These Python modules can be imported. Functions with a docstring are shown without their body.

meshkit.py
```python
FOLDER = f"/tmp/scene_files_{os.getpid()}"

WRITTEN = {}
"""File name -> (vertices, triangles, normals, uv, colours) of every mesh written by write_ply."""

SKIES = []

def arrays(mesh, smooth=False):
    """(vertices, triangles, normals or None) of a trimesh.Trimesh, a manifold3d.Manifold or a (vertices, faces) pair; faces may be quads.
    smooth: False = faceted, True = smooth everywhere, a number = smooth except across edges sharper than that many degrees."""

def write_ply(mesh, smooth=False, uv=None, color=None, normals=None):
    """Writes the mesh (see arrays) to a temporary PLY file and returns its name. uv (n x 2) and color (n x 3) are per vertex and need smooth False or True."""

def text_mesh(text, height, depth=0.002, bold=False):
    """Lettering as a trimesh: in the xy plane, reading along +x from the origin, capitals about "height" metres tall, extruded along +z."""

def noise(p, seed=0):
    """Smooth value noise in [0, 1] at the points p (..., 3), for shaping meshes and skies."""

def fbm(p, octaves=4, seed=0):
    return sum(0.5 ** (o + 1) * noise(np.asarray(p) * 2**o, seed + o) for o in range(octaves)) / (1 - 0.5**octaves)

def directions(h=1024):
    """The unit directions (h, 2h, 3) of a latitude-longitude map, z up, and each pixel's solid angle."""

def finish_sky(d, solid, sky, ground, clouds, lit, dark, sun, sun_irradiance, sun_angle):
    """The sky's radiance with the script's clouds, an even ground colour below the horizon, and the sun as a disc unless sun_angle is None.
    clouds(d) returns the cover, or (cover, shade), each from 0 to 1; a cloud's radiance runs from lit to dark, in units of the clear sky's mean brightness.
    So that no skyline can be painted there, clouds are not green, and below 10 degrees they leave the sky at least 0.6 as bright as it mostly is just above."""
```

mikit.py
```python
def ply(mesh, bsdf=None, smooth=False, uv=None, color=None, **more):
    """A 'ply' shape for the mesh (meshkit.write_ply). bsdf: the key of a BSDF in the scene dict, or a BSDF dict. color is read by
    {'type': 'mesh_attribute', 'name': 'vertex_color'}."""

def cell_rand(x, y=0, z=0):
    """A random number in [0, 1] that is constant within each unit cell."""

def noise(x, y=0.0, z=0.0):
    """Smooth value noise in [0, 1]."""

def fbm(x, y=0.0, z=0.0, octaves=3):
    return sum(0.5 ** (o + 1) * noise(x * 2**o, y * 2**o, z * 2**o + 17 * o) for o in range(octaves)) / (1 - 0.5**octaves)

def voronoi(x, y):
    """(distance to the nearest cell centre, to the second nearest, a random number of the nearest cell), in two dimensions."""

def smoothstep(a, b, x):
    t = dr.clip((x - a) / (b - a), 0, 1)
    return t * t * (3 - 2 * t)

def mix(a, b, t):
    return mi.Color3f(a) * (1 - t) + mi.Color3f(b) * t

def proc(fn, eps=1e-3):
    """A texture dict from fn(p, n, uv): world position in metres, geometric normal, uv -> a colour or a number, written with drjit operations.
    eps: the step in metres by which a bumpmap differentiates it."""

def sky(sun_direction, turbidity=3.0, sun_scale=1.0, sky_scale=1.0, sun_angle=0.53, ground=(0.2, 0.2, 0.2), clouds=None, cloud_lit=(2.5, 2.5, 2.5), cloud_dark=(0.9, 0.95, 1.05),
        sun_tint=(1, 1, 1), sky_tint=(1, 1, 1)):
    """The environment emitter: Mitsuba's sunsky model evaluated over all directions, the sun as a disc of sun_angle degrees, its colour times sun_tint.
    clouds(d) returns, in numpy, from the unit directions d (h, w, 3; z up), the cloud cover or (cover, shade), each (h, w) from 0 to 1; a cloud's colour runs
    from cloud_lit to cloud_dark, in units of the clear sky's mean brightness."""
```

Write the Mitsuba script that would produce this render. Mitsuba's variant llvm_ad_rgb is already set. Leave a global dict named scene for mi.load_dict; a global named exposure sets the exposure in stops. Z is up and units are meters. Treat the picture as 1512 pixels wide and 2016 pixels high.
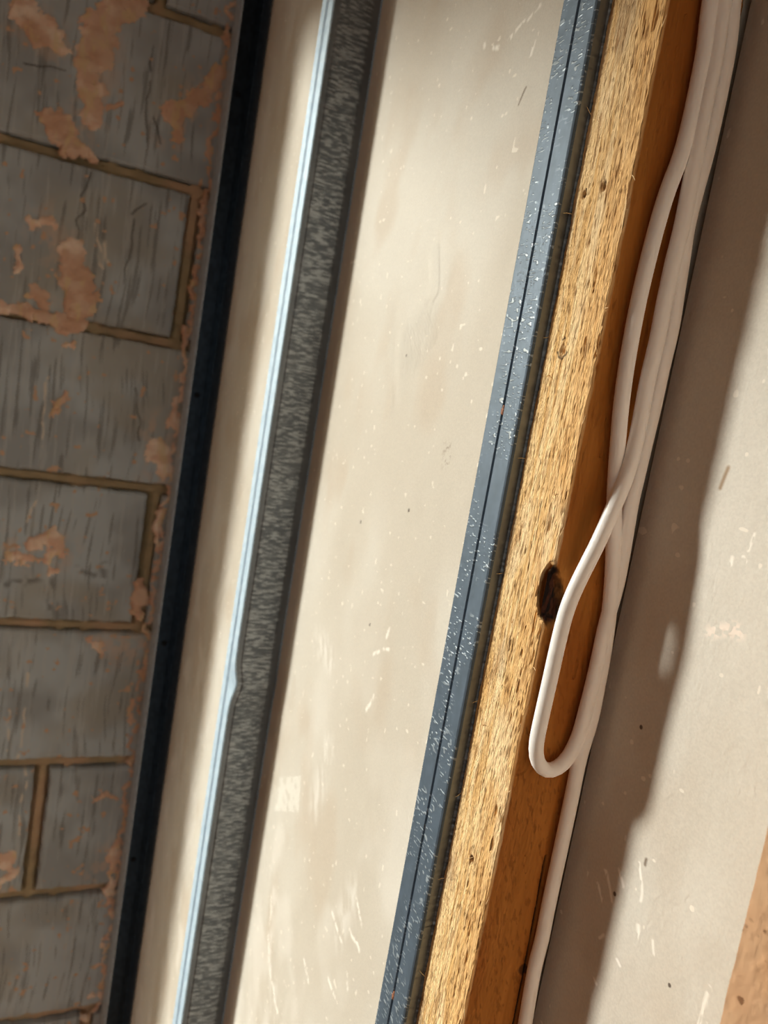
import math, random
import numpy as np, trimesh, drjit as dr, mitsuba as mi
import mikit, meshkit
from mikit import proc, noise, fbm, smoothstep, mix, ply
from shapely.geometry import LineString, Polygon
random.seed(3); rng = np.random.default_rng(3)
scene, labels = {'type': 'scene'}, {}
T = mi.ScalarTransform4f

# ---------------------------------------------------------------- camera, sky, sun, exposure
CAM = np.array([1.18097, -0.20221, 1.51548])
FWD = np.array([-0.90637, 0.40437, -0.12241])
UP = np.array([0.17861, 0.10416, -0.97839]) * -1
FOCAL_PX = 1459.5
scene['camera'] = {'type': 'thinlens', 'fov': math.degrees(2 * math.atan(756 / FOCAL_PX)), 'fov_axis': 'x',
                   'to_world': T().look_at(origin=CAM.tolist(), target=(CAM + FWD).tolist(), up=UP.tolist()),
                   'near_clip': 0.01, 'far_clip': 100.0, 'aperture_radius': 0.0007, 'focus_distance': 0.275}
exposure = 1.9
SUN = (-0.83, -1.0, 0.33)
def haze(d):
    n = meshkit.fbm(d * [2.2, 2.2, 5.0], 4, 5)
    return np.clip(0.45 + 0.9 * (n - 0.45), 0, 1), np.clip(n - 0.3, 0, 1)
scene['sky'] = mikit.sky(SUN, turbidity=4.0, sun_scale=1.0, sky_scale=2.1, sun_angle=8.0, ground=(0.30, 0.31, 0.32), clouds=haze,
                         cloud_lit=(2.3, 2.1, 1.85), cloud_dark=(1.3, 1.22, 1.12), sky_tint=(1.12, 1.03, 0.86), sun_tint=(1.0, 1.47, 2.75))

# ---------------------------------------------------------------- sizes found from the photograph (metres)
TD = 0.0359                 # timber stud: front face this far out from the plasterboard
TX0, TX1 = 0.9326, 0.9648   # timber stud, far and near side
SD = 0.0409                 # depth of the metal studs
S2A, S2B = 0.517, 0.5524    # second metal stud
S3A, S3B = 0.9077, 0.9316   # third metal stud
JAMB = -0.345               # the block wall ends here at the doorway
DOOR_W, DOOR_H = 1.15, 2.07
ROOM_X, ROOM_Y, ROOM_H = 3.0, -2.3, 2.4
WY0, WY1, WZ0, WZ1 = -2.1, -0.25, 0.75, 2.2    # opening added for fill daylight, in the end wall behind the camera

def srgb(r, g, b):
    c = np.array([r, g, b]) / 255.0
    return [float(v) for v in np.where(c < 0.04045, c / 12.92, ((c + 0.055) / 1.055) ** 2.4)]

# ---------------------------------------------------------------- texture helpers
def capsule(x, y, a, b):
    """Distance from (x, y) to the segment a-b."""
    ax, ay = a; bx, by = b
    dx, dy = bx - ax, by - ay
    t = dr.clip(((x - ax) * dx + (y - ay) * dy) / max(dx * dx + dy * dy, 1e-12), 0, 1)
    return dr.sqrt(dr.square(x - ax - dx * t) + dr.square(y - ay - dy * t))

def strokes(x, y, segs, r, soft):
    m = mi.Float(0)
    for a, b in segs:
        m = dr.maximum(m, 1 - smoothstep(r - soft, r + soft, capsule(x, y, a, b)))
    return m

# ---------------------------------------------------------------- materials
def mat(key, color, rough=0.8, bump=None, bump_scale=1.0, eps=2e-4, **kw):
    m = {'type': 'principled', 'base_color': color if isinstance(color, dict) else {'type': 'rgb', 'value': color}, 'roughness': rough, **kw}
    if bump is not None:
        m = {'type': 'bumpmap', 'arbitrary': proc(bump, eps), 'scale': bump_scale, 'bsdf': m}
    scene[key] = {'type': 'twosided', 'bsdf': m}

# concrete blocks of the far wall (plane x = 0: y, z)
BLOCK_WHITE = [((-0.2284, 1.4928), (-0.2309, 1.4375)), ((-0.2309, 1.4375), (-0.2301, 1.3969)), ((-0.2118, 0.9884), (-0.2137, 0.9141)), ((-0.2103, 1.0454), (-0.2118, 0.9884)),
               ((-0.2327, 0.9885), (-0.2293, 0.9228)), ((-0.1902, 1.719), (-0.1746, 1.659)), ((-0.178, 1.7009), (-0.172, 1.6667)), ((-0.2286, 1.3145), (-0.2353, 1.2796)), ((-0.2007, 0.8885), (-0.1979, 0.7863))]
BLOCK_DARK = [((-0.108, 1.4951), (-0.0945, 1.4201)), ((-0.1452, 1.9729), (-0.1445, 1.9393)), ((-0.1449, 1.9256), (-0.1364, 1.8456)), ((-0.1305, 1.8821), (-0.1174, 1.8512)),
              ((-0.1678, 1.5809), (-0.1429, 1.5772)), ((-0.1409, 1.7387), (-0.1471, 1.6436)), ((-0.1302, 1.7664), (-0.1438, 1.745)), ((-0.2074, 1.7837), (-0.214, 1.692)), ((-0.3021, 1.9005), (-0.2558, 1.9028))]
BLOCK_STAIN = [((-0.1628, 1.216), (-0.1169, 1.1952)), ((-0.1242, 1.227), (-0.1184, 1.1951)), ((-0.1962, 1.1978), (-0.1949, 1.1503)), ((-0.2566, 1.1858), (-0.2169, 1.1963))]
WASH = [((-0.30, 1.95), (-0.26, 1.93)), ((-0.20, 2.0), (-0.215, 1.85)), ((-0.05, 1.95), (-0.10, 1.87)), ((-0.25, 1.70), (-0.20, 1.60)), ((-0.07, 1.44), (-0.055, 1.37)), ((-0.25, 1.24), (-0.19, 1.24)), ((-0.22, 0.74), (-0.20, 0.70)), ((-0.06, 1.09), (-0.12, 1.10)), ((-0.06, 0.73), (-0.07, 0.70))]

def block_color(p, n, uv):
    y, z = p.y, p.z
    wy = y + 0.010 * (noise(y * 60, z * 60) - 0.5); wz = z + 0.010 * (noise(y * 60 + 9, z * 60) - 0.5)
    big = fbm(y * 14, z * 14, 1.0, octaves=3)
    streak = fbm(y * 260 + 3 * noise(y * 12, z * 9), z * 14, 3.0, octaves=3)
    c = mix(srgb(156, 158, 160), srgb(178, 183, 187), smoothstep(0.3, 0.7, big))
    c = mix(c, srgb(164, 157, 145), 0.6 * smoothstep(0.5, 0.75, fbm(y * 9 + 3, z * 11, 5.0)))
    c = mix(c, srgb(106, 103, 100), 0.6 * smoothstep(0.63, 0.73, streak))
    c = mix(c, srgb(186, 186, 185), 0.4 * smoothstep(0.62, 0.72, fbm(y * 200 + 70, z * 12, 8.0)))
    w = strokes(wy, wz, WASH, 0.02, 0.03) * smoothstep(0.45, 0.65, fbm(y * 75, z * 60, 4.0))
    c = mix(c, srgb(206, 174, 152), 0.6 * w)
    c = mix(c, srgb(72, 64, 56), 0.7 * strokes(wy, wz, BLOCK_DARK, 0.0012, 0.0012))
    c = mix(c, srgb(70, 60, 52), 0.6 * strokes(wy, wz, BLOCK_STAIN, 0.004, 0.006) * smoothstep(0.35, 0.6, noise(y * 130, z * 130)))
    c = mix(c, srgb(225, 205, 185), 0.75 * strokes(wy, wz, BLOCK_WHITE, 0.0016, 0.0016) * smoothstep(0.3, 0.5, noise(y * 300, z * 90)))
    c = mix(c, srgb(196, 160, 132), smoothstep(0.76, 0.79, fbm(y * 90 + 4, z * 90, 2.0)))
    return c
def block_bump(p, n, uv):
    y, z = p.y, p.z
    return fbm(y * 260 + 3 * noise(y * 12, z * 9), z * 14, 3.0, octaves=3) * 0.35 + 0.4 * fbm(y * 300, z * 300, p.x * 300) - 0.8 * strokes(y, z, BLOCK_DARK, 0.001, 0.001)
mat('m_block', proc(block_color), 0.9, block_bump, 0.0014)
mat('m_mortar', proc(lambda p, n, uv: mix(mix(srgb(150, 128, 98), srgb(182, 158, 124), fbm(p.y * 70, p.z * 90)), srgb(192, 156, 126), smoothstep(0.5, 0.75, fbm(p.y * 12, p.z * 9, 3.0)))), 0.95,
    lambda p, n, uv: fbm(p.y * 300, p.z * 300, p.x * 300), 0.002)
def plaster_color(p, n, uv):
    f = fbm(p.y * 60, p.z * 75, 2.0); g = fbm(p.y * 16, p.z * 10, 7.0)
    c = mix(srgb(222, 180, 156), srgb(242, 214, 194), smoothstep(0.3, 0.7, f))
    c = mix(c, srgb(196, 148, 118), 0.6 * smoothstep(0.45, 0.65, g))
    return mix(c, srgb(218, 190, 140), 0.5 * smoothstep(0.55, 0.75, fbm(p.y * 150, p.z * 60, 11.0)))
mat('m_plaster', proc(plaster_color), 0.95, lambda p, n, uv: fbm(p.y * 260, p.z * 260, p.x * 200), 0.002)

# plasterboard (plane y = 0: x, z)
SCR = [((0.815, 1.7395), (0.8059, 1.7356)), ((0.8006, 1.737), (0.789, 1.7336)), ((0.8154, 1.7147), (0.8164, 1.7269)), ((0.7584, 1.7415), (0.7589, 1.7402)), ((0.7708, 1.7344), (0.7781, 1.7342)),
       ((0.7199, 1.1159), (0.7343, 1.1083)), ((0.7655, 1.1371), (0.7821, 1.136)), ((0.7922, 1.1628), (0.7985, 1.1555)), ((0.7865, 1.1891), (0.8026, 1.1866)), ((0.7861, 1.2103), (0.7998, 1.2044)), ((0.7563, 1.1777), (0.776, 1.1738)),
       ((0.6305, 1.1042), (0.6398, 1.0685)), ((0.6398, 1.0685), (0.6579, 1.0501)), ((0.6579, 1.0501), (0.6898, 1.0409)), ((0.7604, 1.3373), (0.7538, 1.3256)), ((0.8714, 1.306), (0.8906, 1.307)),
       ((0.8407, 1.5213), (0.8473, 1.5244)), ((0.7489, 1.363), (0.7580, 1.368)), ((0.764, 1.3705), (0.7714, 1.3733)), ((0.7649, 1.3805), (0.768, 1.3849)), ((0.8465, 1.3856), (0.8454, 1.3808)), ((0.5755, 1.6369), (0.582, 1.6372)),
       ((0.2641, 1.4521), (0.2645, 1.4471)), ((0.2982, 1.2222), (0.2998, 1.2156)), ((0.2656, 1.3016), (0.2718, 1.2979)), ((0.1695, 0.8437), (0.1721, 0.8358))]
SCR_NEAR = [((0.9998, 1.3765), (1.0018, 1.3637)), ((1.0108, 1.3556), (1.0123, 1.3521)), ((1.0052, 1.3567), (1.0059, 1.3524)), ((1.036, 1.3571), (1.0348, 1.3443)), ((1.0129, 1.501), (1.0127, 1.4947)), ((1.0078, 1.4905), (1.0079, 1.4881)),
            ((1.0115, 1.492), (1.0131, 1.4904)), ((0.9983, 1.3371), (1.0003, 1.336)), ((0.9841, 1.363), (0.9905, 1.354)), ((0.989, 1.3673), (0.9931, 1.363)), ((0.9817, 1.3562), (0.986, 1.3512)), ((0.9898, 1.3379), (0.9909, 1.3409)), ((0.9892, 1.3228), (0.991, 1.3221))]
SMEAR = [((0.645, 1.333), (0.675, 1.3296)), ((0.782, 1.21), (0.768, 1.1752)), ((0.648, 1.07), (0.6779, 1.0394)), ((0.60, 1.13), (0.64, 1.10)), ((0.70, 1.27), (0.69, 1.22)), ((0.86, 1.30), (0.885, 1.325))]
DARK = [((0.9863, 1.4214), 0.0008), ((1.0221, 1.3472), 0.0007), ((0.7208, 1.5594), 0.0009), ((0.9528, 1.6386), 0.001), ((0.7359, 1.3777), 0.001), ((0.9912, 1.3586), 0.0008), ((0.765, 1.462), 0.0012), ((0.69, 1.44), 0.0012)]
PX, PZ, PS, PT, PW, PH = 0.629, 1.1945, 0.572, -0.264, 0.0277, 0.0148
EMB = [((0.7374, 1.6234), (0.7465, 1.6004)), ((0.6886, 1.5952), (0.7194, 1.5185))]

def board_color(p, n, uv):
    x, z = p.x, p.z
    wx = x + 0.004 * (noise(x * 90, z * 90) - 0.5); wz = z + 0.004 * (noise(x * 90 + 5, z * 90) - 0.5)
    c = mix(srgb(199, 192, 181), srgb(210, 206, 198), smoothstep(0.3, 0.7, fbm(x * 9, z * 6, 2.0)))
    c = mix(c, srgb(192, 177, 160), 0.45 * smoothstep(0.5, 0.8, fbm(x * 22, z * 15, 6.0)))
    c = c * (0.94 + 0.12 * fbm(x * 1400, z * 1400, 1.0, octaves=2))
    c = mix(c, srgb(232, 229, 224), 0.40 * smoothstep(0.48, 0.75, fbm(x * 24, z * 20, 3.0)) * smoothstep(1.55, 1.0, z))
    c = mix(c, srgb(240, 238, 234), 0.55 * strokes(wx, wz, SMEAR, 0.008, 0.012) * smoothstep(0.35, 0.7, fbm(x * 160 + z * 90, z * 60 - x * 40, 3.0)))
    near = strokes(wx, wz, SCR_NEAR, 0.0006, 0.0005) * smoothstep(0.2, 0.45, noise(x * 900, z * 400))
    far = strokes(wx, wz, SCR, 0.0013, 0.0011) * smoothstep(0.2, 0.45, noise(x * 500, z * 300))
    c = mix(c, srgb(246, 242, 235), 0.85 * dr.maximum(near, far))
    # a torn pale patch and a tan splash on the near board
    c = mix(c, srgb(238, 226, 216), 0.85 * strokes(wx, wz, [((1.0079, 1.4642), (1.0155, 1.4687))], 0.0022, 0.0016) * smoothstep(0.3, 0.45, noise(x * 800, z * 800)))
    c = mix(c, srgb(150, 118, 82), 0.75 * strokes(wx, wz, [((0.9983, 1.5125), (0.9994, 1.5187))], 0.0008, 0.0007))
    # print of a woven tape
    pv = z - PZ - PS * (x - PX); patch = smoothstep(0.0015, 0.0, dr.maximum(dr.abs(x - PX - PT * pv) - PW, dr.abs(pv) - PH))
    weave = 0.5 + 0.5 * dr.sin(x * 2200) * dr.sin(z * 2200)
    c = mix(c, srgb(246, 246, 240), patch * (0.12 + 0.45 * weave) * smoothstep(0.2, 0.5, noise(x * 200, z * 200)))
    fl = smoothstep(0.84, 0.88, fbm(x * 210, z * 210, 9.0, octaves=2))
    c = mix(c, srgb(240, 234, 224), 0.7 * fl)
    for (a, b), r in DARK:
        c = mix(c, srgb(60, 42, 30), 0.85 * (1 - smoothstep(r * 0.6, r * 1.3, capsule(x, z, (a, b), (a, b + 1e-4)))))
    c = mix(c, srgb(96, 74, 54), 0.75 * strokes(wx, wz, [((0.8125, 1.692), (0.817, 1.697)), ((1.0022, 1.3795), (1.0023, 1.3775))], 0.0005, 0.0005))
    c = mix(c, srgb(130, 108, 88), 0.6 * strokes(wx, wz, [((0.7995, 1.506), (0.8015, 1.498))], 0.004, 0.004) * smoothstep(0.6, 0.7, noise(x * 900, z * 900)))
    return c
def board_bump(p, n, uv):
    x, z = p.x, p.z
    h = 0.25 * fbm(x * 1100, z * 900, 2.0, octaves=2) + 1.0 * fbm(x * 60, z * 40, 4.0)
    h = h + 0.9 * smoothstep(0.008, 0.005, capsule(x, z, *EMB[0])) - 0.5 * smoothstep(0.005, 0.002, capsule(x, z, *EMB[1]))
    ring = smoothstep(0.03, 0.012, capsule(x, z, (0.726, 1.563), (0.742, 1.572))) + smoothstep(0.03, 0.01, capsule(x, z, (0.845, 1.285), (0.86, 1.30)))
    return h + 0.35 * ring * dr.sin((x * 0.8 + z) * 1800)
mat('m_board', proc(board_color), 0.75, board_bump, 0.0006, eps=1.5e-4, specular=0.3)
mat('m_board_edge', srgb(206, 200, 190), 0.9)

# galvanised steel
def zinc(base, dark, spots):
    def f(p, n, uv):
        u = p.x + p.y
        c = mix(dark, base, smoothstep(0.3, 0.7, fbm(u * 260, p.z * 160, 1.0)))
        return mix(c, spots, 0.35 * smoothstep(0.62, 0.7, fbm(u * 900, p.z * 500, 4.0, octaves=2)))
    return proc(f)
def glint_bump(p, n, uv):
    u = p.x + p.y
    return fbm(u * 650, p.z * 420 + u * 300, 3.0, octaves=2) + 0.4 * noise(u * 1800, p.z * 900)
def glint_flecks(u, z): return smoothstep(0.72, 0.84, noise(u * 520 + z * 160, z * 1500, 2.0)) * smoothstep(0.3, 0.6, noise(u * 90, z * 60, 7.0))
def zinc_glints(p, n, uv):
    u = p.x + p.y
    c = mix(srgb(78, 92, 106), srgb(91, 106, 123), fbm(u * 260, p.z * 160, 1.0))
    return mix(c, srgb(178, 190, 200), 0.7 * glint_flecks(u, p.z))  # sun glints put into the colour as scattered pale flecks
mat('m_zinc', proc(zinc_glints), proc(lambda p, n, uv: 0.52 - 0.25 * glint_flecks(p.x + p.y, p.z)),
    lambda p, n, uv: 0.5 * fbm((p.x + p.y) * 650, p.z * 420, 3.0, octaves=2) + 1.0 * glint_flecks(p.x + p.y, p.z), 0.00016, metallic=0.3, specular=0.3)
mat('m_zinc_lit', zinc(srgb(180, 192, 206), srgb(158, 170, 184), srgb(206, 214, 224)), 0.5, metallic=0.3)  # lighter zinc copy: light on the channel flange put into its colour
mat('m_zinc_sky_sheen', zinc(srgb(192, 216, 238), srgb(176, 202, 226), srgb(220, 233, 246)), 0.6, glint_bump, 0.0002, metallic=0.1, specular=0.25)  # pale blue base stands in for sky reflected off the stud edge
mat('m_zinc_shaded', zinc(srgb(52, 64, 78), srgb(40, 50, 62), srgb(70, 82, 95)), 0.38, metallic=0.8)  # darker zinc copy: shade inside the channel put into its colour
def knurl_color(p, n, uv):
    y, z = p.y, p.z
    band = smoothstep(-0.0375, -0.0335, y) * smoothstep(-0.0055, -0.0095, y)
    s = fbm(y * 190 + 2 * noise(y * 40, z * 60), z * 800, 2.0, octaves=3)
    c = mix(srgb(104, 109, 115), srgb(124, 129, 134), noise(y * 90, z * 40))
    c = mix(c, srgb(186, 191, 195), band * 0.65 * smoothstep(0.44, 0.72, s))
    return mix(c, srgb(84, 89, 95), 0.5 * band * smoothstep(0.5, 0.3, s))
mat('m_knurl', proc(knurl_color), 0.45, lambda p, n, uv: fbm(p.y * 150, p.z * 620, 2.0, octaves=3), 0.0006, metallic=0.6)
mat('m_screw', srgb(40, 36, 34), 0.5, metallic=0.6)
mat('m_rust', proc(lambda p, n, uv: mix(srgb(96, 52, 34), srgb(170, 110, 78), noise(p.x * 1500, p.z * 1500))), 0.7)

# rough sawn timber
KNOTS = [(0.9445, 1.5517, 0.0042), (0.9392, 1.6094, 0.0010), (0.9500, 1.6100, 0.0012), (0.9503, 1.3483, 0.0012)]
def wood_color(p, n, uv):
    x, y, z = p.x, p.y, p.z
    front = 1 - smoothstep(0.0008, 0.0018, y + TD)
    g = fbm(x * 700 + 2 * noise(x * 60, z * 14), z * 45, y * 500, octaves=3)
    c = mix(srgb(214, 172, 114), srgb(236, 204, 154), smoothstep(0.3, 0.7, g))
    c = mix(c, srgb(224, 176, 116), smoothstep(-0.003, 0.012, x - 0.949) * 0.7)
    c = mix(c, srgb(240, 216, 176), 0.5 * smoothstep(0.55, 0.75, fbm(x * 120, z * 25, 7.0)))
    c = mix(c, srgb(160, 140, 118), 0.5 * smoothstep(0.55, 0.7, fbm(x * 90 + 3, z * 30 + 2, 9.0)) * smoothstep(0.955, 0.945, x))
    c = mix(c, srgb(146, 100, 54), 0.62 * smoothstep(0.58, 0.72, fbm(x * 1200 + 2 * noise(x * 60, z * 14), z * 150 + x * 90, y * 700)))
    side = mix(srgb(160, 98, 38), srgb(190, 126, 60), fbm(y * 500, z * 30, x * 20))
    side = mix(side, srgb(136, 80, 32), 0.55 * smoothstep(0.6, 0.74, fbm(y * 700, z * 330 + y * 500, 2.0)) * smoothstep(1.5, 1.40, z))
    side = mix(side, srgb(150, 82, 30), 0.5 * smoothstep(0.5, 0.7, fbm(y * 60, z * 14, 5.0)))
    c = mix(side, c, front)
    for kx, kz, r in KNOTS:
        d = capsule(x, z, (kx, kz), (kx + 0.0002, kz + 0.0015)) + 0.0012 * (noise(x * 900, z * 900) - 0.5)
        c = mix(c, srgb(60, 42, 34), front * 0.8 * ((1 - smoothstep(r * 0.5, r * 1.2, d)) if r < 0.002 else smoothstep(r * 0.45, r * 0.62, d) * (1 - smoothstep(r * 0.68, r * 0.85, d)) * smoothstep(0.35, 0.55, noise(x * 500, z * 400))))
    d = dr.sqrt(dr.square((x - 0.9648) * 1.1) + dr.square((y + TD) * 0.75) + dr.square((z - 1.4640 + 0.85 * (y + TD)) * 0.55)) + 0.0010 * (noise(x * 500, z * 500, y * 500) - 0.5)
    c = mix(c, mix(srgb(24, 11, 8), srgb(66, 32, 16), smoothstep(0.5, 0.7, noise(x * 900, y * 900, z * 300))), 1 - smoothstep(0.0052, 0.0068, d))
    c = mix(c, srgb(70, 46, 28), (1 - front) * 0.8 * (1 - smoothstep(0.0016, 0.0026, capsule(y, z, (-0.0118, 1.3085), (-0.0108, 1.3075)))))
    crack = strokes(y, z, [((-0.0148 + 0.003, 1.3574), (-0.0142 + 0.003, 1.335)), ((-0.0142 + 0.003, 1.335), (-0.0135 + 0.003, 1.3097)), ((-0.0135 + 0.003, 1.3097), (-0.0132 + 0.003, 1.28))], 0.0004, 0.0003)
    return mix(c, srgb(40, 20, 10), (1 - front) * crack)
mat('m_timber', proc(wood_color), 0.85, lambda p, n, uv: fbm(p.x * 1900, p.z * 330, p.y * 1300, octaves=3), 0.0011, eps=1.2e-4, specular=0.25)
def batten_color(p, n, uv):
    x, z = p.x, p.z
    c = mix(srgb(208, 162, 126), srgb(222, 184, 148), fbm(x * 160, z * 110, p.y * 90))
    c = mix(c, srgb(204, 146, 84), 0.6 * smoothstep(0.5, 0.7, fbm(x * 60, z * 40, 3.0)))
    return mix(c, srgb(120, 76, 44), 0.8 * smoothstep(0.72, 0.78, fbm(x * 240, z * 200, 6.0)))
mat('m_batten', proc(batten_color), 0.85, lambda p, n, uv: fbm(p.x * 500, p.z * 300, p.y * 500), 0.0006, specular=0.25)
mat('m_cable', srgb(248, 246, 245), 0.42, lambda p, n, uv: dr.sin(p.z * 4200) * 0.3 + noise(p.z * 900, p.y * 900), 0.00006, specular=0.45)
mat('m_fibre', srgb(236, 208, 164), 0.8)
# rest of the room
mat('m_floor', proc(lambda p, n, uv: mix(srgb(164, 126, 84), srgb(186, 148, 106), fbm(p.x * 30, p.y * 30))), 0.85)
mat('m_room_plaster', proc(lambda p, n, uv: mix(srgb(200, 148, 108), srgb(214, 166, 128), fbm(p.x * 5 + p.y * 5, p.z * 5))), 0.9)
mat('m_ceiling', srgb(190, 176, 156), 0.9)
mat('m_paving', proc(lambda p, n, uv: mix(srgb(150, 152, 156), srgb(172, 176, 182), fbm(p.x * 6, p.y * 6))), 0.9)
mat('m_lintel', srgb(150, 146, 140), 0.9)

# ---------------------------------------------------------------- mesh helpers
def numbered(key):
    if key not in scene and key not in USED: return key
    k = 1
    while f'{key}_{k:03d}' in scene or f'{key}_{k:03d}' in USED: k += 1
    return f'{key}_{k:03d}'
USED = set()
def add(name, mesh, m, smooth=False, parent=None, **lab):
    key = numbered((parent + '__' if parent else '') + name)
    scene[key] = ply(mesh, m, smooth)
    if lab: labels[key] = lab
    return key
def thing(name, **lab):
    key = numbered(name); USED.add(key); labels[key] = lab
    return key
def bx(x0, x1, y0, y1, z0, z1):
    b = trimesh.creation.box((x1 - x0, y1 - y0, z1 - z0)); b.apply_translation(((x0 + x1) / 2, (y0 + y1) / 2, (z0 + z1) / 2)); return b
def grid_faces(nu, nv, wrap=False):
    i, j = np.meshgrid(np.arange(nu if wrap else nu - 1), np.arange(nv - 1), indexing='ij')
    a, b = i * nv + j, ((i + 1) % nu) * nv + j
    return np.stack([a, b, b + 1, a + 1], -1).reshape(-1, 4)
def loft(ring_fn, zs, n):
    """Closed ring of n points at every z; ring_fn(z array) -> (n, len(zs), 3). Caps by fans."""
    v = ring_fn(zs); m = len(zs)
    f = grid_faces(n, m, wrap=True); f = np.vstack([f[:, [0, 1, 2]], f[:, [0, 2, 3]]])
    verts = v.reshape(-1, 3)
    c0, c1 = len(verts), len(verts) + 1
    verts = np.vstack([verts, v[:, 0].mean(0), v[:, -1].mean(0)])
    k = np.arange(n); k2 = (k + 1) % n
    f = np.vstack([f, np.stack([k2 * m, k * m, np.full(n, c0)], 1), np.stack([k * m + m - 1, k2 * m + m - 1, np.full(n, c1)], 1)])
    t = trimesh.Trimesh(verts, f, process=False); 
    if t.volume < 0: t.invert()
    return t
def sheet_profile(points, t, zs, bend=None):
    """A folded sheet: the open polyline points (x, y) given a thickness t, swept along z."""
    ring = np.array(LineString(points).buffer(t / 2, cap_style='round', join_style='round', quad_segs=3).exterior.coords)[:-1]
    def f(z):
        v = np.empty((len(ring), len(z), 3)); v[..., 0] = ring[:, None, 0]; v[..., 1] = ring[:, None, 1]; v[..., 2] = z[None]
        return bend(v) if bend else v
    # caps of a bent profile: triangulate the polygon instead of a fan
    v = f(np.asarray(zs, float)); m = len(zs); n = len(ring)
    q = grid_faces(n, m, wrap=True); faces = np.vstack([q[:, [0, 1, 2]], q[:, [0, 2, 3]]])
    tv, tf = trimesh.creation.triangulate_polygon(Polygon(ring), engine='earcut')
    idx = np.argmin(((tv[:, None] - ring[None]) ** 2).sum(-1), 1)
    faces = np.vstack([faces, idx[tf][:, ::-1] * m, idx[tf] * m + m - 1])
    t_ = trimesh.Trimesh(v.reshape(-1, 3), faces, process=False)
    if t_.volume < 0: t_.invert()
    return t_
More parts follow.
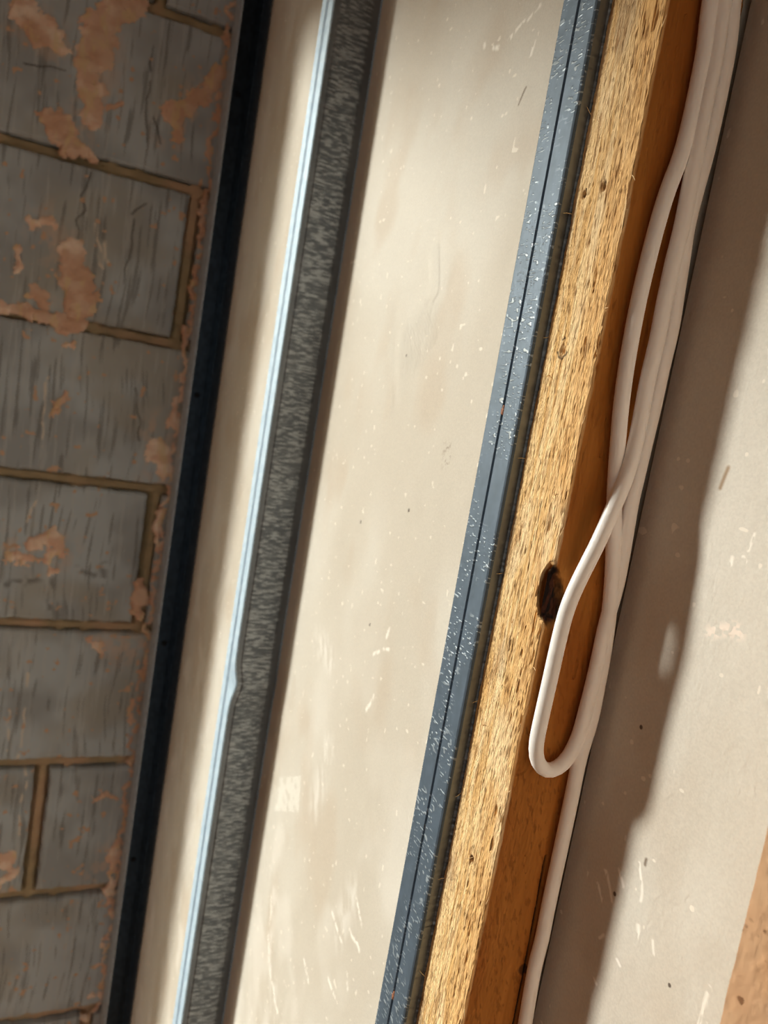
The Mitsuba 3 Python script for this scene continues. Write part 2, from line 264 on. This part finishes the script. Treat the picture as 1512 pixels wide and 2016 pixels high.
def tube(pts, r, n=14, step=0.004):
    pts = np.asarray(pts, float)
    d = np.r_[0, np.cumsum(np.linalg.norm(np.diff(pts, axis=0), axis=1))]
    from scipy.interpolate import PchipInterpolator, make_smoothing_spline
    s = np.linspace(0, d[-1], max(8, int(d[-1] / step)))
    c = np.stack([PchipInterpolator(d, pts[:, k])(s) for k in range(3)], 1)
    for _ in range(3): c[1:-1] = 0.5 * c[1:-1] + 0.25 * (c[:-2] + c[2:])
    t = np.gradient(c, axis=0); t /= np.linalg.norm(t, axis=1, keepdims=True)
    u = np.zeros_like(t); u[0] = np.cross(t[0], [0.3, 1, 0.2]); u[0] /= np.linalg.norm(u[0])
    for i in range(1, len(t)):
        w = u[i - 1] - t[i] * (u[i - 1] @ t[i]); u[i] = w / np.linalg.norm(w)
    w = np.cross(t, u); a = np.linspace(0, 2 * np.pi, n, endpoint=False)
    r = np.broadcast_to(r, len(s)) if np.ndim(r) == 0 else np.interp(np.linspace(0, 1, len(s)), np.linspace(0, 1, len(r)), r)
    v = (c[None] + r[None, :, None] * (np.cos(a)[:, None, None] * u[None] + np.sin(a)[:, None, None] * w[None]))
    m = len(s); f = grid_faces(n, m, True); f = np.vstack([f[:, [0, 1, 2]], f[:, [0, 2, 3]]])
    vv = np.vstack([v.reshape(-1, 3), c[0], c[-1]]); k = np.arange(n); k2 = (k + 1) % n; b = n * m
    f = np.vstack([f, np.stack([k2 * m, k * m, np.full(n, b)], 1), np.stack([k * m + m - 1, k2 * m + m - 1, np.full(n, b + 1)], 1)])
    t_ = trimesh.Trimesh(vv, f, process=False)
    if t_.volume < 0: t_.invert()
    return t_

# ---------------------------------------------------------------- the block wall with its doorway (plane x = 0)
W = 'wall_left'; labels[W] = {'label': 'old grey concrete block wall with brown mortar and pink plaster remains', 'kind': 'structure'}; USED.add(W)
for b in (bx(-0.10, -0.0075, JAMB + 0.004, 0.0, 0.0, ROOM_H), bx(-0.10, -0.0075, ROOM_Y, JAMB - DOOR_W - 0.004, 0.0, ROOM_H), bx(-0.10, -0.0075, JAMB - DOOR_W - 0.004, JAMB + 0.004, DOOR_H + 0.12, ROOM_H)):
    # joint mortar: a displaced face, so that it bulges and crumbles a little
    ys = np.arange(b.bounds[0][1], b.bounds[1][1] + 1e-6, (b.bounds[1][1] - b.bounds[0][1]) / max(2, int((b.bounds[1][1] - b.bounds[0][1]) / 0.005)))
    zs = np.linspace(b.bounds[0][2], b.bounds[1][2], max(2, int((b.bounds[1][2] - b.bounds[0][2]) / (0.002 if b.bounds[1][1] == 0 else 0.008))))
    Y, Z = np.meshgrid(ys, zs, indexing='ij'); P = np.stack([Y * 0 + 0.3, Y, Z], -1)
    X = -0.0105 + 0.007 * (meshkit.fbm(P * [1, 60, 90], 3, 4) - 0.5) - 0.004 * (meshkit.noise(P * [1, 14, 14], 9) > 0.72)
    jz = np.abs((Z + 0.1125) % 0.225 - 0.1125) + 0.003 * (meshkit.fbm(P * [1, 40, 20], 3, 6) - 0.5)
    jy = np.min([np.abs(Y + yc + (Z - 1.7) * 0.0) for yc in (0.0615, 0.059, 0.177, 0.1415)], 0) + 0.004 * (meshkit.fbm(P * [1, 20, 40], 3, 7) - 0.5)
    X = X - 0.014 * np.clip((np.minimum(jz, jy) - 0.0058) / 0.003, 0, 1)
    face = trimesh.Trimesh(np.stack([X, Y, Z], -1).reshape(-1, 3), np.vstack([(q := grid_faces(len(ys), len(zs)))[:, [0, 1, 2]], q[:, [0, 2, 3]]]), process=False)
    back = bx(-0.10, -0.03, *b.bounds[:, 1], *b.bounds[:, 2])
    add('mortar', trimesh.util.concatenate([face, back]), 'm_mortar', 40, W)

def block(y0, y1, z0, z1, fine=True, seed=0):
    st = 0.0025 if fine else 0.03
    ny, nz = max(3, int((y1 - y0) / st)), max(3, int((z1 - z0) / st))
    def ramp(n, L):   # samples crowded at both edges
        t = np.linspace(0, 1, n); e = np.array([0.0, 0.0012, 0.003]) / L
        return np.unique(np.r_[e, t[(t > e[-1]) & (t < 1 - e[-1])], 1 - e[::-1]])
    u, v = ramp(ny, y1 - y0), ramp(nz, z1 - z0)
    Y, Z = np.meshgrid(y0 + u * (y1 - y0), z0 + v * (z1 - z0), indexing='ij')
    P = np.stack([Y * 0 + seed, Y, Z], -1)
    if fine:
        ed = np.minimum(np.minimum(Y - y0, y1 - Y), np.minimum(Z - z0, z1 - Z))
        X = -0.0040 * np.exp(-ed / 0.0015) + 0.0016 * (meshkit.fbm(P * [1, 9, 9], 3, 2) - 0.5) + 0.0007 * (meshkit.fbm(P * [1, 160, 40], 2, 7) - 0.5)
        k = np.exp(-ed / 0.006)
        jy = 0.0055 * (meshkit.fbm(P * [1, 50, 70], 3, 11) - 0.5); jz = 0.0055 * (meshkit.fbm(P * [1, 70, 50], 3, 13) - 0.5)
        Y2, Z2 = Y + jy * k, Z + jz * k
        chip = np.clip(meshkit.noise(P * [1, 45, 45], 21) - 0.70, 0, 1) * k * 0.03
        X = X - chip
    else:
        X, Y2, Z2 = Y * 0, Y, Z
        X[0], X[-1], X[:, 0], X[:, -1] = -.003, -.003, -.003, -.003
    a, b = Y.shape
    top = np.stack([X, Y2, Z2], -1)
    rim = np.concatenate([top[:, 0], top[-1, 1:], top[-2::-1, -1], top[0, -2:0:-1]])
    low = rim.copy(); low[:, 0] = -0.09
    q = grid_faces(a, b); f = np.vstack([q[:, [0, 1, 2]], q[:, [0, 2, 3]]])
    verts = np.vstack([top.reshape(-1, 3), rim, low, [[-0.09, (y0 + y1) / 2, (z0 + z1) / 2]]]); n = len(rim); o = a * b
    k = np.arange(n); k2 = (k + 1) % n
    f = np.vstack([f, np.stack([o + k, o + n + k, o + n + k2], 1), np.stack([o + k, o + n + k2, o + k2], 1), np.stack([o + n + k2, o + n + k, np.full(n, o + 2 * n)], 1)])
    return trimesh.Trimesh(verts, f, process=False)
JH = 0.0085
for c in range(11):
    z0, z1 = 0.225 * c + JH, min(0.225 * (c + 1) - JH, ROOM_H)
    if z1 - z0 < 0.03: continue
    seen = 2 <= c <= 9
    cut = {1: (-0.073, -0.051), 5: (-0.0735, -0.0515), 7: (-0.0700, -0.0480), 3: (-0.1880, -0.1660), 9: (-0.1500, -0.1330)}.get(c)
    for y0, y1 in ([(JAMB, cut[0]), (cut[1], 0.0)] if cut else [(JAMB, 0.0)]):
        add('block', block(y0, y1, z0, z1, seen, c * 3.7 + y0), 'm_block', 35, W)
    y = JAMB - DOOR_W
    first = 0.215 if c % 2 else 0.44
    while y > ROOM_Y + 0.05:
        w = min(first, y - ROOM_Y); first = 0.44
        add('block', block(y - w, y, z0, z1, False), 'm_block', False, W); y -= w + 0.012
    if z0 > DOOR_H + 0.12:
        for k in range(3):
            add('block', block(JAMB - (k + 1) * DOOR_W / 3 + 0.006, JAMB - k * DOOR_W / 3 - 0.006, z0, z1, False), 'm_block', False, W)
labels['trim_1'] = {'label': 'grey concrete lintel over the doorway in the block wall', 'kind': 'structure'}
scene['trim_1'] = ply(bx(-0.10, 0.0, JAMB - DOOR_W - 0.0, JAMB, DOOR_H, DOOR_H + 0.13), 'm_lintel')

# dabs of old plaster and squeezed mortar left on the blocks: (y, z, radius in photograph pixels)
DABS = [
 [(-0.3049, 1.9598, 26), (-0.2851, 1.9446, 30), (-0.2658, 1.9384, 20), (-0.2592, 1.9355, 12)],
 [(-0.1763, 2.0166, 22), (-0.1989, 2.0007, 26), (-0.2118, 1.97, 34), (-0.2176, 1.9352, 30), (-0.2294, 1.9247, 18), (-0.2158, 1.8894, 26), (-0.2106, 1.8542, 18), (-0.2332, 1.9299, 10)],
 [(-0.0518, 1.9662, 18), (-0.0722, 1.9281, 18), (-0.1037, 1.8938, 22), (-0.0968, 1.8678, 14), (-0.0452, 1.9082, 10)],
 [(-0.2618, 1.8385, 20), (-0.2482, 1.8294, 26), (-0.2336, 1.8136, 22), (-0.21, 1.8069, 12)],
 [(-0.219, 1.6768, 22), (-0.2085, 1.6405, 32), (-0.2011, 1.6029, 26), (-0.1794, 1.622, 10)], [(-0.2546, 1.609, 16), (-0.2466, 1.5932, 12)], [(-0.2481, 1.7042, 12), (-0.2731, 1.6978, 9)], [(-0.2822, 1.6615, 9), (-0.2827, 1.6339, 7)],
 [(-0.2998, 1.5817, 10), (-0.2614, 1.5794, 14), (-0.2214, 1.5736, 16), (-0.198, 1.5748, 14)],
 [(-0.0676, 1.4082, 26), (-0.0525, 1.3785, 14), (-0.0512, 1.4579, 14), (-0.0492, 1.4895, 8)],
 [(-0.229, 1.2496, 12), (-0.1992, 1.26, 18), (-0.1903, 1.2414, 14), (-0.2059, 1.2245, 10), (-0.2539, 1.2283, 10), (-0.1974, 1.2095, 8)],
 [(-0.0654, 1.1738, 18), (-0.0661, 1.1986, 10), (-0.0667, 1.153, 14)], [(-0.0472, 1.2577, 7), (-0.0528, 1.2898, 7), (-0.0513, 1.3143, 6)],
 [(-0.0511, 0.7569, 9), (-0.0543, 0.7299, 13), (-0.0549, 0.7071, 8), (-0.0525, 0.6654, 8)], [(-0.2154, 0.7447, 16), (-0.1985, 0.7171, 10), (-0.2186, 0.7018, 14)],
 [(-0.2083, 1.5438, 8), (-0.2022, 1.5507, 5)], [(-0.2148, 1.4585, 7), (-0.2059, 1.4769, 5), (-0.2147, 1.4437, 6)], [(-0.0606, 0.8385, 6), (-0.0852, 0.8487, 6), (-0.0953, 0.836, 5)],
 [(-0.0565, 0.9703, 7), (-0.0551, 1.0049, 6), (-0.0573, 0.9442, 5)], [(-0.1169, 1.0968, 8), (-0.1081, 1.0846, 6), (-0.1327, 1.1062, 5)], [(-0.0595, 0.4783, 8), (-0.0537, 0.5345, 6), (-0.067, 0.4365, 8)], [(-0.1787, 1.8843, 5), (-0.1909, 1.8737, 4)]]
def dab(pts, px=1300.0, rise=0.0028, seed=0, st=0.0012):
    c = np.array([(a, b) for a, b, r in pts]); R = np.array([r for *_, r in pts]) / px
    lo, hi = (c - R[:, None] * 1.6).min(0), (c + R[:, None] * 1.6).max(0)
    Y, Z = np.meshgrid(np.arange(lo[0], hi[0], st), np.arange(lo[1], hi[1], st), indexing='ij')
    P = np.stack([Y * 0 + seed, Y, Z], -1)
    wy = Y + 0.020 * (meshkit.fbm(P * [1, 70, 70], 4, 1) - 0.5); wz = Z + 0.020 * (meshkit.fbm(P * [1, 70, 70], 4, 2) - 0.5)
    d = np.full(Y.shape, 9.0)
    for k in range(len(c)):
        d = np.minimum(d, np.hypot(wy - c[k, 0], wz - c[k, 1]) - R[k])
        if k:
            a, b = c[k - 1], c[k]; ab = b - a; t = np.clip(((wy - a[0]) * ab[0] + (wz - a[1]) * ab[1]) / (ab @ ab + 1e-12), 0, 1)
            if np.linalg.norm(ab) < 0.055: d = np.minimum(d, np.hypot(wy - a[0] - ab[0] * t, wz - a[1] - ab[1] * t) - 0.8 * (R[k - 1] * (1 - t) + R[k] * t))
    d = d + 0.014 * (meshkit.fbm(P * [1, 170, 130], 4, 5) - 0.5)
    h = rise * np.clip(-d / 0.006, -0.4, 1) * (0.2 + 1.5 * meshkit.fbm(P * [1, 160, 120], 4, 8)) + 0.0003
    X = np.where(h > 0, 0.0006 + h, -0.003)
    v = np.stack([X, Y, Z], -1).reshape(-1, 3)
    q = grid_faces(*Y.shape); q = q[(h.reshape(-1)[q] > 0).any(1)]
    t = trimesh.Trimesh(v, np.vstack([q[:, [0, 1, 2]], q[:, [0, 2, 3]]]), process=False); t.remove_unreferenced_vertices(); return t
for i, pts in enumerate(DABS):
    add('plaster_patch', dab(pts, seed=i * 2.3), 'm_plaster', 60, W)
# ragged plaster line beside the metal channel
edge = [(-0.0452 - 0.004 * math.sin(k * 1.7), 0.45 + 0.025 * k, 3.5 + 3 * rng.random()) for k in range(66)]
add('plaster_patch', dab(edge, seed=77.0, st=0.0015), 'm_plaster', 60, W)

# ---------------------------------------------------------------- plasterboard wall and the rest of the room
Wb = 'wall_right'; labels[Wb] = {'label': 'unfinished stud wall lined with scuffed brown-grey plasterboard', 'kind': 'structure'}; USED.add(Wb)
def board(x0, x1):
    return trimesh.util.concatenate([bx(x0, x1, 0.0, 0.0125, 0.0, ROOM_H)])
add('plasterboard', board(0.0, 0.9602), 'm_board', False, Wb); add('plasterboard', board(0.9640, 2.12), 'm_board', False, Wb); add('plasterboard', board(2.122, ROOM_X), 'm_board', False, Wb)
for key, b, m, lab in (('floor', bx(0.0, ROOM_X, ROOM_Y, 0.0125, -0.06, 0.0), 'm_floor', 'dusty chipboard floor'), ('ceiling', bx(0.0, ROOM_X, ROOM_Y, 0.0125, ROOM_H, ROOM_H + 0.05), 'm_ceiling', 'bare plasterboard ceiling'),
                       ('wall_back', bx(0.0, ROOM_X, ROOM_Y - 0.1, ROOM_Y, 0.0, ROOM_H), 'm_room_plaster', 'pink plastered wall opposite the studs'), ('wall_front', trimesh.util.concatenate([bx(ROOM_X, ROOM_X + 0.1, ROOM_Y, 0.0125, 0.0, WZ0), bx(ROOM_X, ROOM_X + 0.1, ROOM_Y, 0.0125, WZ1, ROOM_H), bx(ROOM_X, ROOM_X + 0.1, ROOM_Y, WY0, WZ0, WZ1), bx(ROOM_X, ROOM_X + 0.1, WY1, 0.0125, WZ0, WZ1)]), 'm_room_plaster', 'pink plastered end wall with a wide opening added for fill daylight'),
                       ('ground', bx(-14.0, 14.0, -14.0, 6.0, -0.12, -0.065), 'm_paving', 'pale grey paving outside the doorway')):
    scene[key] = ply(b, m); labels[key] = {'label': lab, 'kind': 'structure'}

add('added_backing', bx(0.0, ROOM_X, 0.0126, 0.026, 0.0, ROOM_H), 'm_board_edge', False, Wb)  # added sheet, keeps outside light out of the gap between boards

# ---------------------------------------------------------------- metal studs
Z0, Z1 = 0.0, ROOM_H
zl = lambda dense=None: np.unique(np.r_[Z0, Z1, dense if dense is not None else []])
def screw_mesh(r=0.0042):
    prof = [(0, 0.0022), (r * 0.45, 0.0021), (r * 0.8, 0.0015), (r, 0.0004), (r, -0.0006), (r * 0.4, -0.0006), (r * 0.4, -0.012), (0, -0.014)]
    t = trimesh.creation.revolve(np.array(prof)[::-1], sections=16)
    for s in ((r * 1.0, r * 0.22), (r * 0.22, r * 1.0)):
        t = t
    t.apply_transform(trimesh.transformations.rotation_matrix(np.pi / 2, [0, 1, 0])); return t

# first: U channel fixed to the blocks
ch = thing('metal_channel', label='galvanised metal channel, web coloured dark as in shade, screwed upright to the grey block wall', category='metal stud')
t = 0.0008; fl = 0.0655
add('web', sheet_profile([(t, -SD + 0.002), (t, -0.0325), (t + 0.001, -0.0315), (t + 0.001, -0.0105), (t, -0.0095), (t, -0.002)], t, zl()), 'm_zinc_shaded', 30, ch)
add('flange', sheet_profile([(t, -SD + 0.0016), (t + 0.0006, -SD + 0.0003), (0.025, -SD), (0.027, -SD + 0.0012), (0.029, -SD), (fl - 0.001, -SD), (fl, -SD + 0.0012)], t, zl()), 'm_zinc_lit', 30, ch, label='grey front flange, coloured lighter as if lit')
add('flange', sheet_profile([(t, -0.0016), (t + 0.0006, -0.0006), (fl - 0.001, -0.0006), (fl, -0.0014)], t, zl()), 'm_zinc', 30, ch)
for y, z in ((-0.0206, 1.9465), (-0.021, 1.5036), (-0.0193, 1.1043), (-0.0218, 0.7269), (-0.021, 0.30)):
    s = screw_mesh(); s.apply_translation((t * 1.9 + 0.001, y, z)); add('screw', s, 'm_screw', 40, ch)

def c_stud(xa, xb, label, zinc_key, web_key, dent=None, burrs=(), gw=0.0011):
    k = thing('metal_stud', label=label, category='metal stud')
    t = 0.0008; xm = (xa + xb) / 2; r = 0.0011
    dense = np.linspace(dent - 0.06, dent + 0.06, 81) if dent else None
    def bend(v):
        g = np.exp(-((v[..., 2] - dent) / 0.014) ** 2) * np.where(v[..., 2] > dent, np.exp(-np.clip(v[..., 2] - dent, 0, 1) / 0.03), 1.0)
        w = np.clip((v[..., 0] - (xm + 0.002)) / (xb - xm - 0.002), 0, 1)
        v[..., 1] += 0.0036 * g * w * (v[..., 1] < -0.03); v[..., 0] += 0.0016 * g * w
        return v
    front = [(xa, -SD + 0.008), (xa, -SD + r), (xa + r * 0.3, -SD + r * 0.3), (xa + r, -SD), (xm - gw, -SD), (xm - gw * 0.35, -SD + 0.0018), (xm + gw * 0.35, -SD + 0.0018), (xm + gw, -SD), (xb - r, -SD), (xb - r * 0.3, -SD + r * 0.3), (xb, -SD + r)]
    add('front_flange', sheet_profile(front, t, zl(dense), bend if dent else None), zinc_key, 30, k, label='pale flange with a groove down its middle')
    web = [(xb, -SD + r), (xb, -SD + 0.0050), (xb + 0.0007, -SD + 0.0062), (xb + 0.0007, -0.0085), (xb, -0.0072), (xb, -0.0016)]
    add('web', sheet_profile(web, t, zl(dense), bend if dent else None), web_key, 30, k)
    add('back_flange', sheet_profile([(xb, -0.0016), (xb - 0.0008, -0.0005), (xa + 0.001, -0.0005), (xa, -0.0014), (xa, -0.008)], t, zl()), zinc_key, 30, k)
    for z in burrs:
        s = trimesh.creation.icosphere(3, 1.0); s.apply_scale((0.0012, 0.0008, 0.0021))
        s.vertices += (0.0007 * (meshkit.fbm(s.vertices * 900 + 5, 3)[:, None] - 0.5)) * np.sign(s.vertices)
        s.apply_translation((xm, -SD + 0.0001, z)); add('burr', s, 'm_rust', 60, k, label='small rusty burr in the groove')
    return k
c_stud(S2A, S2B, 'free standing metal stud with dark ribbed side and edge tinted pale blue for sky sheen, on open plasterboard', 'm_zinc_sky_sheen', 'm_knurl', dent=1.2611, gw=0.0042)
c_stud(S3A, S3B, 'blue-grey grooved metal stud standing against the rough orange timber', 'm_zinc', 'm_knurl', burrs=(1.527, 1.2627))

# ---------------------------------------------------------------- rough sawn timber stud beside it
tb = thing('timber_stud', label='rough sawn orange timber stud beside the grooved metal stud, cable in front', category='timber')
def timber(x0, x1, y0, y1, z_lo, z_hi, nf, ns, nz, rough=1.0, knot=True, seed=0.0):
    zs = np.unique(np.r_[np.linspace(0, z_lo, 6), np.linspace(z_lo, z_hi, nz), np.linspace(z_hi, ROOM_H, 6)])
    xf = np.linspace(x0, x1, nf); ysd = np.linspace(y0, y1, ns)[1:]
    per = np.vstack([np.c_[xf, np.full(nf, y0)], np.c_[np.full(ns - 1, x1), ysd], [[x0, y1]], [[x0, (y0 + y1) / 2]]])
    front = np.r_[np.ones(nf), np.zeros(ns + 1)]; side = np.r_[np.zeros(nf - 1), np.ones(ns), 0, 0]
    v = np.empty((len(per), len(zs), 3)); v[..., 0] = per[:, None, 0]; v[..., 1] = per[:, None, 1]; v[..., 2] = zs
    P = v + [seed, 0, 0]; x, y, z = v[..., 0].copy(), v[..., 1].copy(), v[..., 2].copy()
    # fibres: long ridges that lean a little, with torn slits between them
    lean = P[..., 0] + 0.05 * P[..., 2] * 0.3 + 0.0015 * (meshkit.noise(P * [60, 60, 18], 3) - 0.5)
    q = np.stack([lean * 1300, P[..., 1] * 900, P[..., 2] * 150], -1)
    fib = meshkit.fbm(q, 3, 1) - 0.5
    slit = np.clip(meshkit.fbm(np.stack([lean * 1150, P[..., 1] * 900, P[..., 2] * 80], -1), 3, 8) - 0.62, 0, 1) / 0.16
    zone = 0.35 + 0.9 * np.clip((x - x0) / (x1 - x0) * 1.3 - 0.25 + 0.6 * (meshkit.noise(P * [40, 40, 14], 6) - 0.5), 0, 1)
    dep = rough * (0.0008 * fib * zone - 0.0007 * np.clip(slit, 0, 1) * zone)
    saw = rough * 0.00010 * np.sin(z * 2600 + x * 160) * (1 - np.clip(zone, 0, 1))
    v[..., 1] -= front[:, None] * (dep + saw)
    q2 = np.stack([P[..., 1] * 600, P[..., 2] * 170 + P[..., 1] * 700, P[..., 0] * 0], -1)
    sd = rough * (0.0006 * (meshkit.fbm(q2, 3, 4) - 0.5) - 0.0008 * np.clip(meshkit.fbm(q2 * 0.8, 3, 17) - 0.62, 0, 1) / 0.2 * (meshkit.noise(P * [0, 60, 22], 2) > 0.45))
    v[..., 0] += side[:, None] * sd
    wav = 0.0009 * (meshkit.fbm(np.stack([z * 14, z * 0 + seed, z * 0], -1), 4, 9) - 0.5) + 0.0007 * (meshkit.fbm(np.stack([z * 160, z * 0 + seed, z * 0], -1), 3, 19) - 0.5)
    v[..., 0] += rough * wav * np.clip(1 - np.abs(x - x0) / 0.004, 0, 1) * 1.6 + rough * wav[::1] * np.clip(1 - np.abs(x - x1) / 0.003, 0, 1) * (y < y0 + 0.004)
    if knot:
        # dead knot fallen out of the front corner
        d = np.sqrt(((x - x1) * 1.0) ** 2 + ((y - y0) * 0.75) ** 2 + ((z - 1.4640 + 0.85 * (y - y0)) * 0.55) ** 2) + 0.0006 * (meshkit.fbm(P * 500, 2, 5) - 0.5)
        m = np.clip((0.0064 - d) / 0.0022, 0, 1)
        v[..., 0] -= 0.0032 * m; v[..., 1] += 0.0032 * m * front[:, None]
        # drying crack down the side
        for (a, b) in (((-0.0118, 1.3574), (-0.0112, 1.335)), ((-0.0112, 1.335), (-0.0105, 1.3097)), ((-0.0105, 1.3097), (-0.0102, 1.28))):
            a, b = np.array(a), np.array(b); ab = b - a; tt = np.clip(((y - a[0]) * ab[0] + (z - a[1]) * ab[1]) / (ab @ ab), 0, 1)
            dd = np.hypot(y - a[0] - ab[0] * tt, z - a[1] - ab[1] * tt); v[..., 0] -= side[:, None] * 0.0016 * np.clip(1 - dd / 0.0008, 0, 1)
        for kx, kz, r in KNOTS:
            v[..., 1] += front[:, None] * 0.0016 * np.clip(1.3 - np.hypot(x - kx, (z - kz) * 0.6) / min(r, 0.0013), 0, 1)
    v[..., 0] = np.maximum(v[..., 0], x0 - 0.0006)
    n, mz = len(per), len(zs); f = grid_faces(n, mz, True); f = np.vstack([f[:, [0, 1, 2]], f[:, [0, 2, 3]]])
    verts = np.vstack([v.reshape(-1, 3), [[(x0 + x1) / 2, (y0 + y1) / 2, 0], [(x0 + x1) / 2, (y0 + y1) / 2, ROOM_H]]])
    k = np.arange(n); k2 = (k + 1) % n; b = n * mz
    f = np.vstack([f, np.stack([k2 * mz, k * mz, np.full(n, b)], 1), np.stack([k * mz + mz - 1, k2 * mz + mz - 1, np.full(n, b + 1)], 1)])
    t = trimesh.Trimesh(verts, f, process=False)
    if t.volume < 0: t.invert()
    return t
add('board', timber(TX0 + 0.0012, TX1, -TD, -0.0040, 1.22, 1.72, 90, 60, 1100), 'm_timber', 40, tb)
# torn wood fibres standing off the arrises: (x, y, z, dx, dy, dz, length)
def fibre(x, y, z, d, L, r=0.00016):
    d = np.array(d, float); d /= np.linalg.norm(d); s = np.linspace(0, 1, 5)[:, None]
    b = np.array([0, 0, 1.0]); return tube(np.array([x, y, z]) + d * L * s + b * L * 0.25 * s ** 2 * rng.choice([-1, 1]), np.array([r, r * .9, r * .4]), 5, L / 8)
for i in range(26):
    z = 1.27 + 0.4 * (i + rng.random()) / 26; corner = i % 3
    if corner == 0: m = fibre(TX0 + 0.0010, -TD + 0.0002, z, (-0.15, -0.9, rng.normal(0, 0.8)), 0.0022 + 0.0015 * rng.random())
    elif corner == 1: m = fibre(TX1 - 0.0003, -TD + 0.0002, z, (0.8, -0.25, rng.normal(0, 0.9)), 0.0022 + 0.0022 * rng.random())
    else: m = fibre(TX0 + 0.004 + 0.026 * rng.random(), -TD + 0.0002, z, (rng.normal(0, 0.6), -0.5, rng.normal(0.2, 0.9)), 0.0025 + 0.003 * rng.random())
    add('splinter', m, 'm_fibre', 40, tb)

# near batten at the lower right edge of the photograph
nb = thing('timber_batten', label='pinkish brown timber batten with ragged edge at the lower right corner', category='timber')
add('board', timber(1.0667, 1.1105, -TD, -0.0006, 1.28, 1.52, 50, 16, 300, 0.5, False, 3.0), 'm_batten', 40, nb)

# ---------------------------------------------------------------- white cable: a tail and a hanging loop
A = [(np.float64(0.9688), -0.0215, 1.6794), (np.float64(0.9688), -0.0217, 1.6699), (np.float64(0.9688), -0.0197, 1.6534), (np.float64(0.9688), -0.0196, 1.6361), (np.float64(0.9688), -0.0203, 1.6218), (np.float64(0.9688), -0.0231, 1.6086), (np.float64(0.9688), -0.0246, 1.5956), (np.float64(0.9688), -0.0252, 1.5864), (np.float64(0.9688), -0.0258, 1.5691), (np.float64(0.9688), -0.0254, 1.5519), (np.float64(0.9688), -0.024, 1.5344), (np.float64(0.9688), -0.022, 1.5211), (np.float64(0.9688), -0.0198, 1.5078), (np.float64(0.9688), -0.0151, 1.487), (np.float64(0.9688), -0.0125, 1.4755), (np.float64(0.9688), -0.0105, 1.4639), (np.float64(0.9688), -0.0082, 1.4422), (np.float64(0.9688), -0.0078, 1.43), (np.float64(0.9688), -0.0075, 1.4174), (np.float64(0.9688), -0.0086, 1.4071), (np.float64(0.9688), -0.0093, 1.3994), (np.float64(0.9688), -0.009, 1.3839), (np.float64(0.9688), -0.009, 1.368), (np.float64(0.9688), -0.0091, 1.3521), (np.float64(0.9688), -0.0091, 1.3357), (np.float64(0.9688), -0.0087, 1.3249), (np.float64(0.9688), -0.0095, 1.3141), (np.float64(0.9688), -0.0091, 1.3021), (np.float64(0.9688), -0.0083, 1.2865), (np.float64(0.9688), -0.0078, 1.2716)]
B = [(np.float64(0.9706), -0.0179, 1.68), (np.float64(0.9706), -0.018, 1.6705), (np.float64(0.9706), -0.0164, 1.6539), (np.float64(0.9706), -0.0166, 1.6365), (np.float64(0.9706), -0.016, 1.6226), (np.float64(0.9706), -0.0156, 1.6103), (np.float64(0.9706), -0.0154, 1.5976), (np.float64(0.9706), -0.0161, 1.5842), (np.float64(0.9706), -0.0161, 1.5711), (np.float64(0.9706), -0.0157, 1.5581), (np.float64(0.9707), -0.0164, 1.5446), (np.float64(0.9712), -0.0163, 1.5313), (np.float64(0.972), -0.017, 1.5221), (np.float64(0.9728), -0.0183, 1.5122), (np.float64(0.9735), -0.0211, 1.5022), (np.float64(0.9737), -0.0233, 1.4947), (np.float64(0.9732), -0.0248, 1.487), (np.float64(0.9723), -0.0269, 1.4784), (np.float64(0.9713), -0.0295, 1.468), (np.float64(0.9704), -0.031, 1.4577), (np.float64(0.9698), -0.031, 1.4473), (np.float64(0.9695), -0.031, 1.437), (np.float64(0.9694), -0.0313, 1.4214), (np.float64(0.9694), -0.0315, 1.4103), (np.float64(0.9694), -0.0314, 1.4055), (np.float64(0.9693), -0.0293, 1.4004), (np.float64(0.9693), -0.0243, 1.3957), (np.float64(0.9692), -0.0187, 1.3969), (np.float64(0.9692), -0.0152, 1.4005), (np.float64(0.9692), -0.0135, 1.4049), (np.float64(0.9692), -0.0121, 1.41), (np.float64(0.9691), -0.0115, 1.4176), (np.float64(0.969), -0.0109, 1.4261), (np.float64(0.969), -0.0105, 1.4381), (np.float64(0.9689), -0.0104, 1.4541), (np.float64(0.9688), -0.0089, 1.4699), (np.float64(0.9688), -0.0096, 1.4873), (np.float64(0.9688), -0.0104, 1.5027), (np.float64(0.9688), -0.01, 1.5139), (np.float64(0.9688), -0.0098, 1.5229), (np.float64(0.9688), -0.0093, 1.5368), (np.float64(0.9688), -0.0093, 1.5504), (np.float64(0.9688), -0.0088, 1.564), (np.float64(0.9688), -0.0099, 1.577), (np.float64(0.9688), -0.0104, 1.5864), (np.float64(0.9688), -0.0116, 1.5989), (np.float64(0.9688), -0.0109, 1.612), (np.float64(0.9688), -0.0098, 1.6249), (np.float64(0.9688), -0.0096, 1.6392), (np.float64(0.9688), -0.0099, 1.6567), (np.float64(0.9688), -0.0124, 1.6733), (np.float64(0.9688), -0.0131, 1.6826)]
R_C = 0.0028
def up_to_ceiling(p): return [(p[0], p[1], ROOM_H - 0.004), (p[0], p[1], 2.0), (p[0], p[1], 1.75)]
XC = A[-1][0]
ca = up_to_ceiling(A[0]) + A + [(XC, -0.012, 1.2), (XC, -0.014, 0.9), (XC, -0.012, 0.45), (XC + 0.006, -0.014, 0.012)]
cb = up_to_ceiling(B[0]) + B + up_to_ceiling(B[-1])[::-1]
cw = thing('white_cable', label='white electric cable hanging in a long loop in front of the orange timber', category='cable')
add('looped_strand', tube(cb, R_C, 16, 0.003), 'm_cable', True, cw)
add('straight_strand', tube(ca, R_C, 16, 0.003), 'm_cable', True, cw)
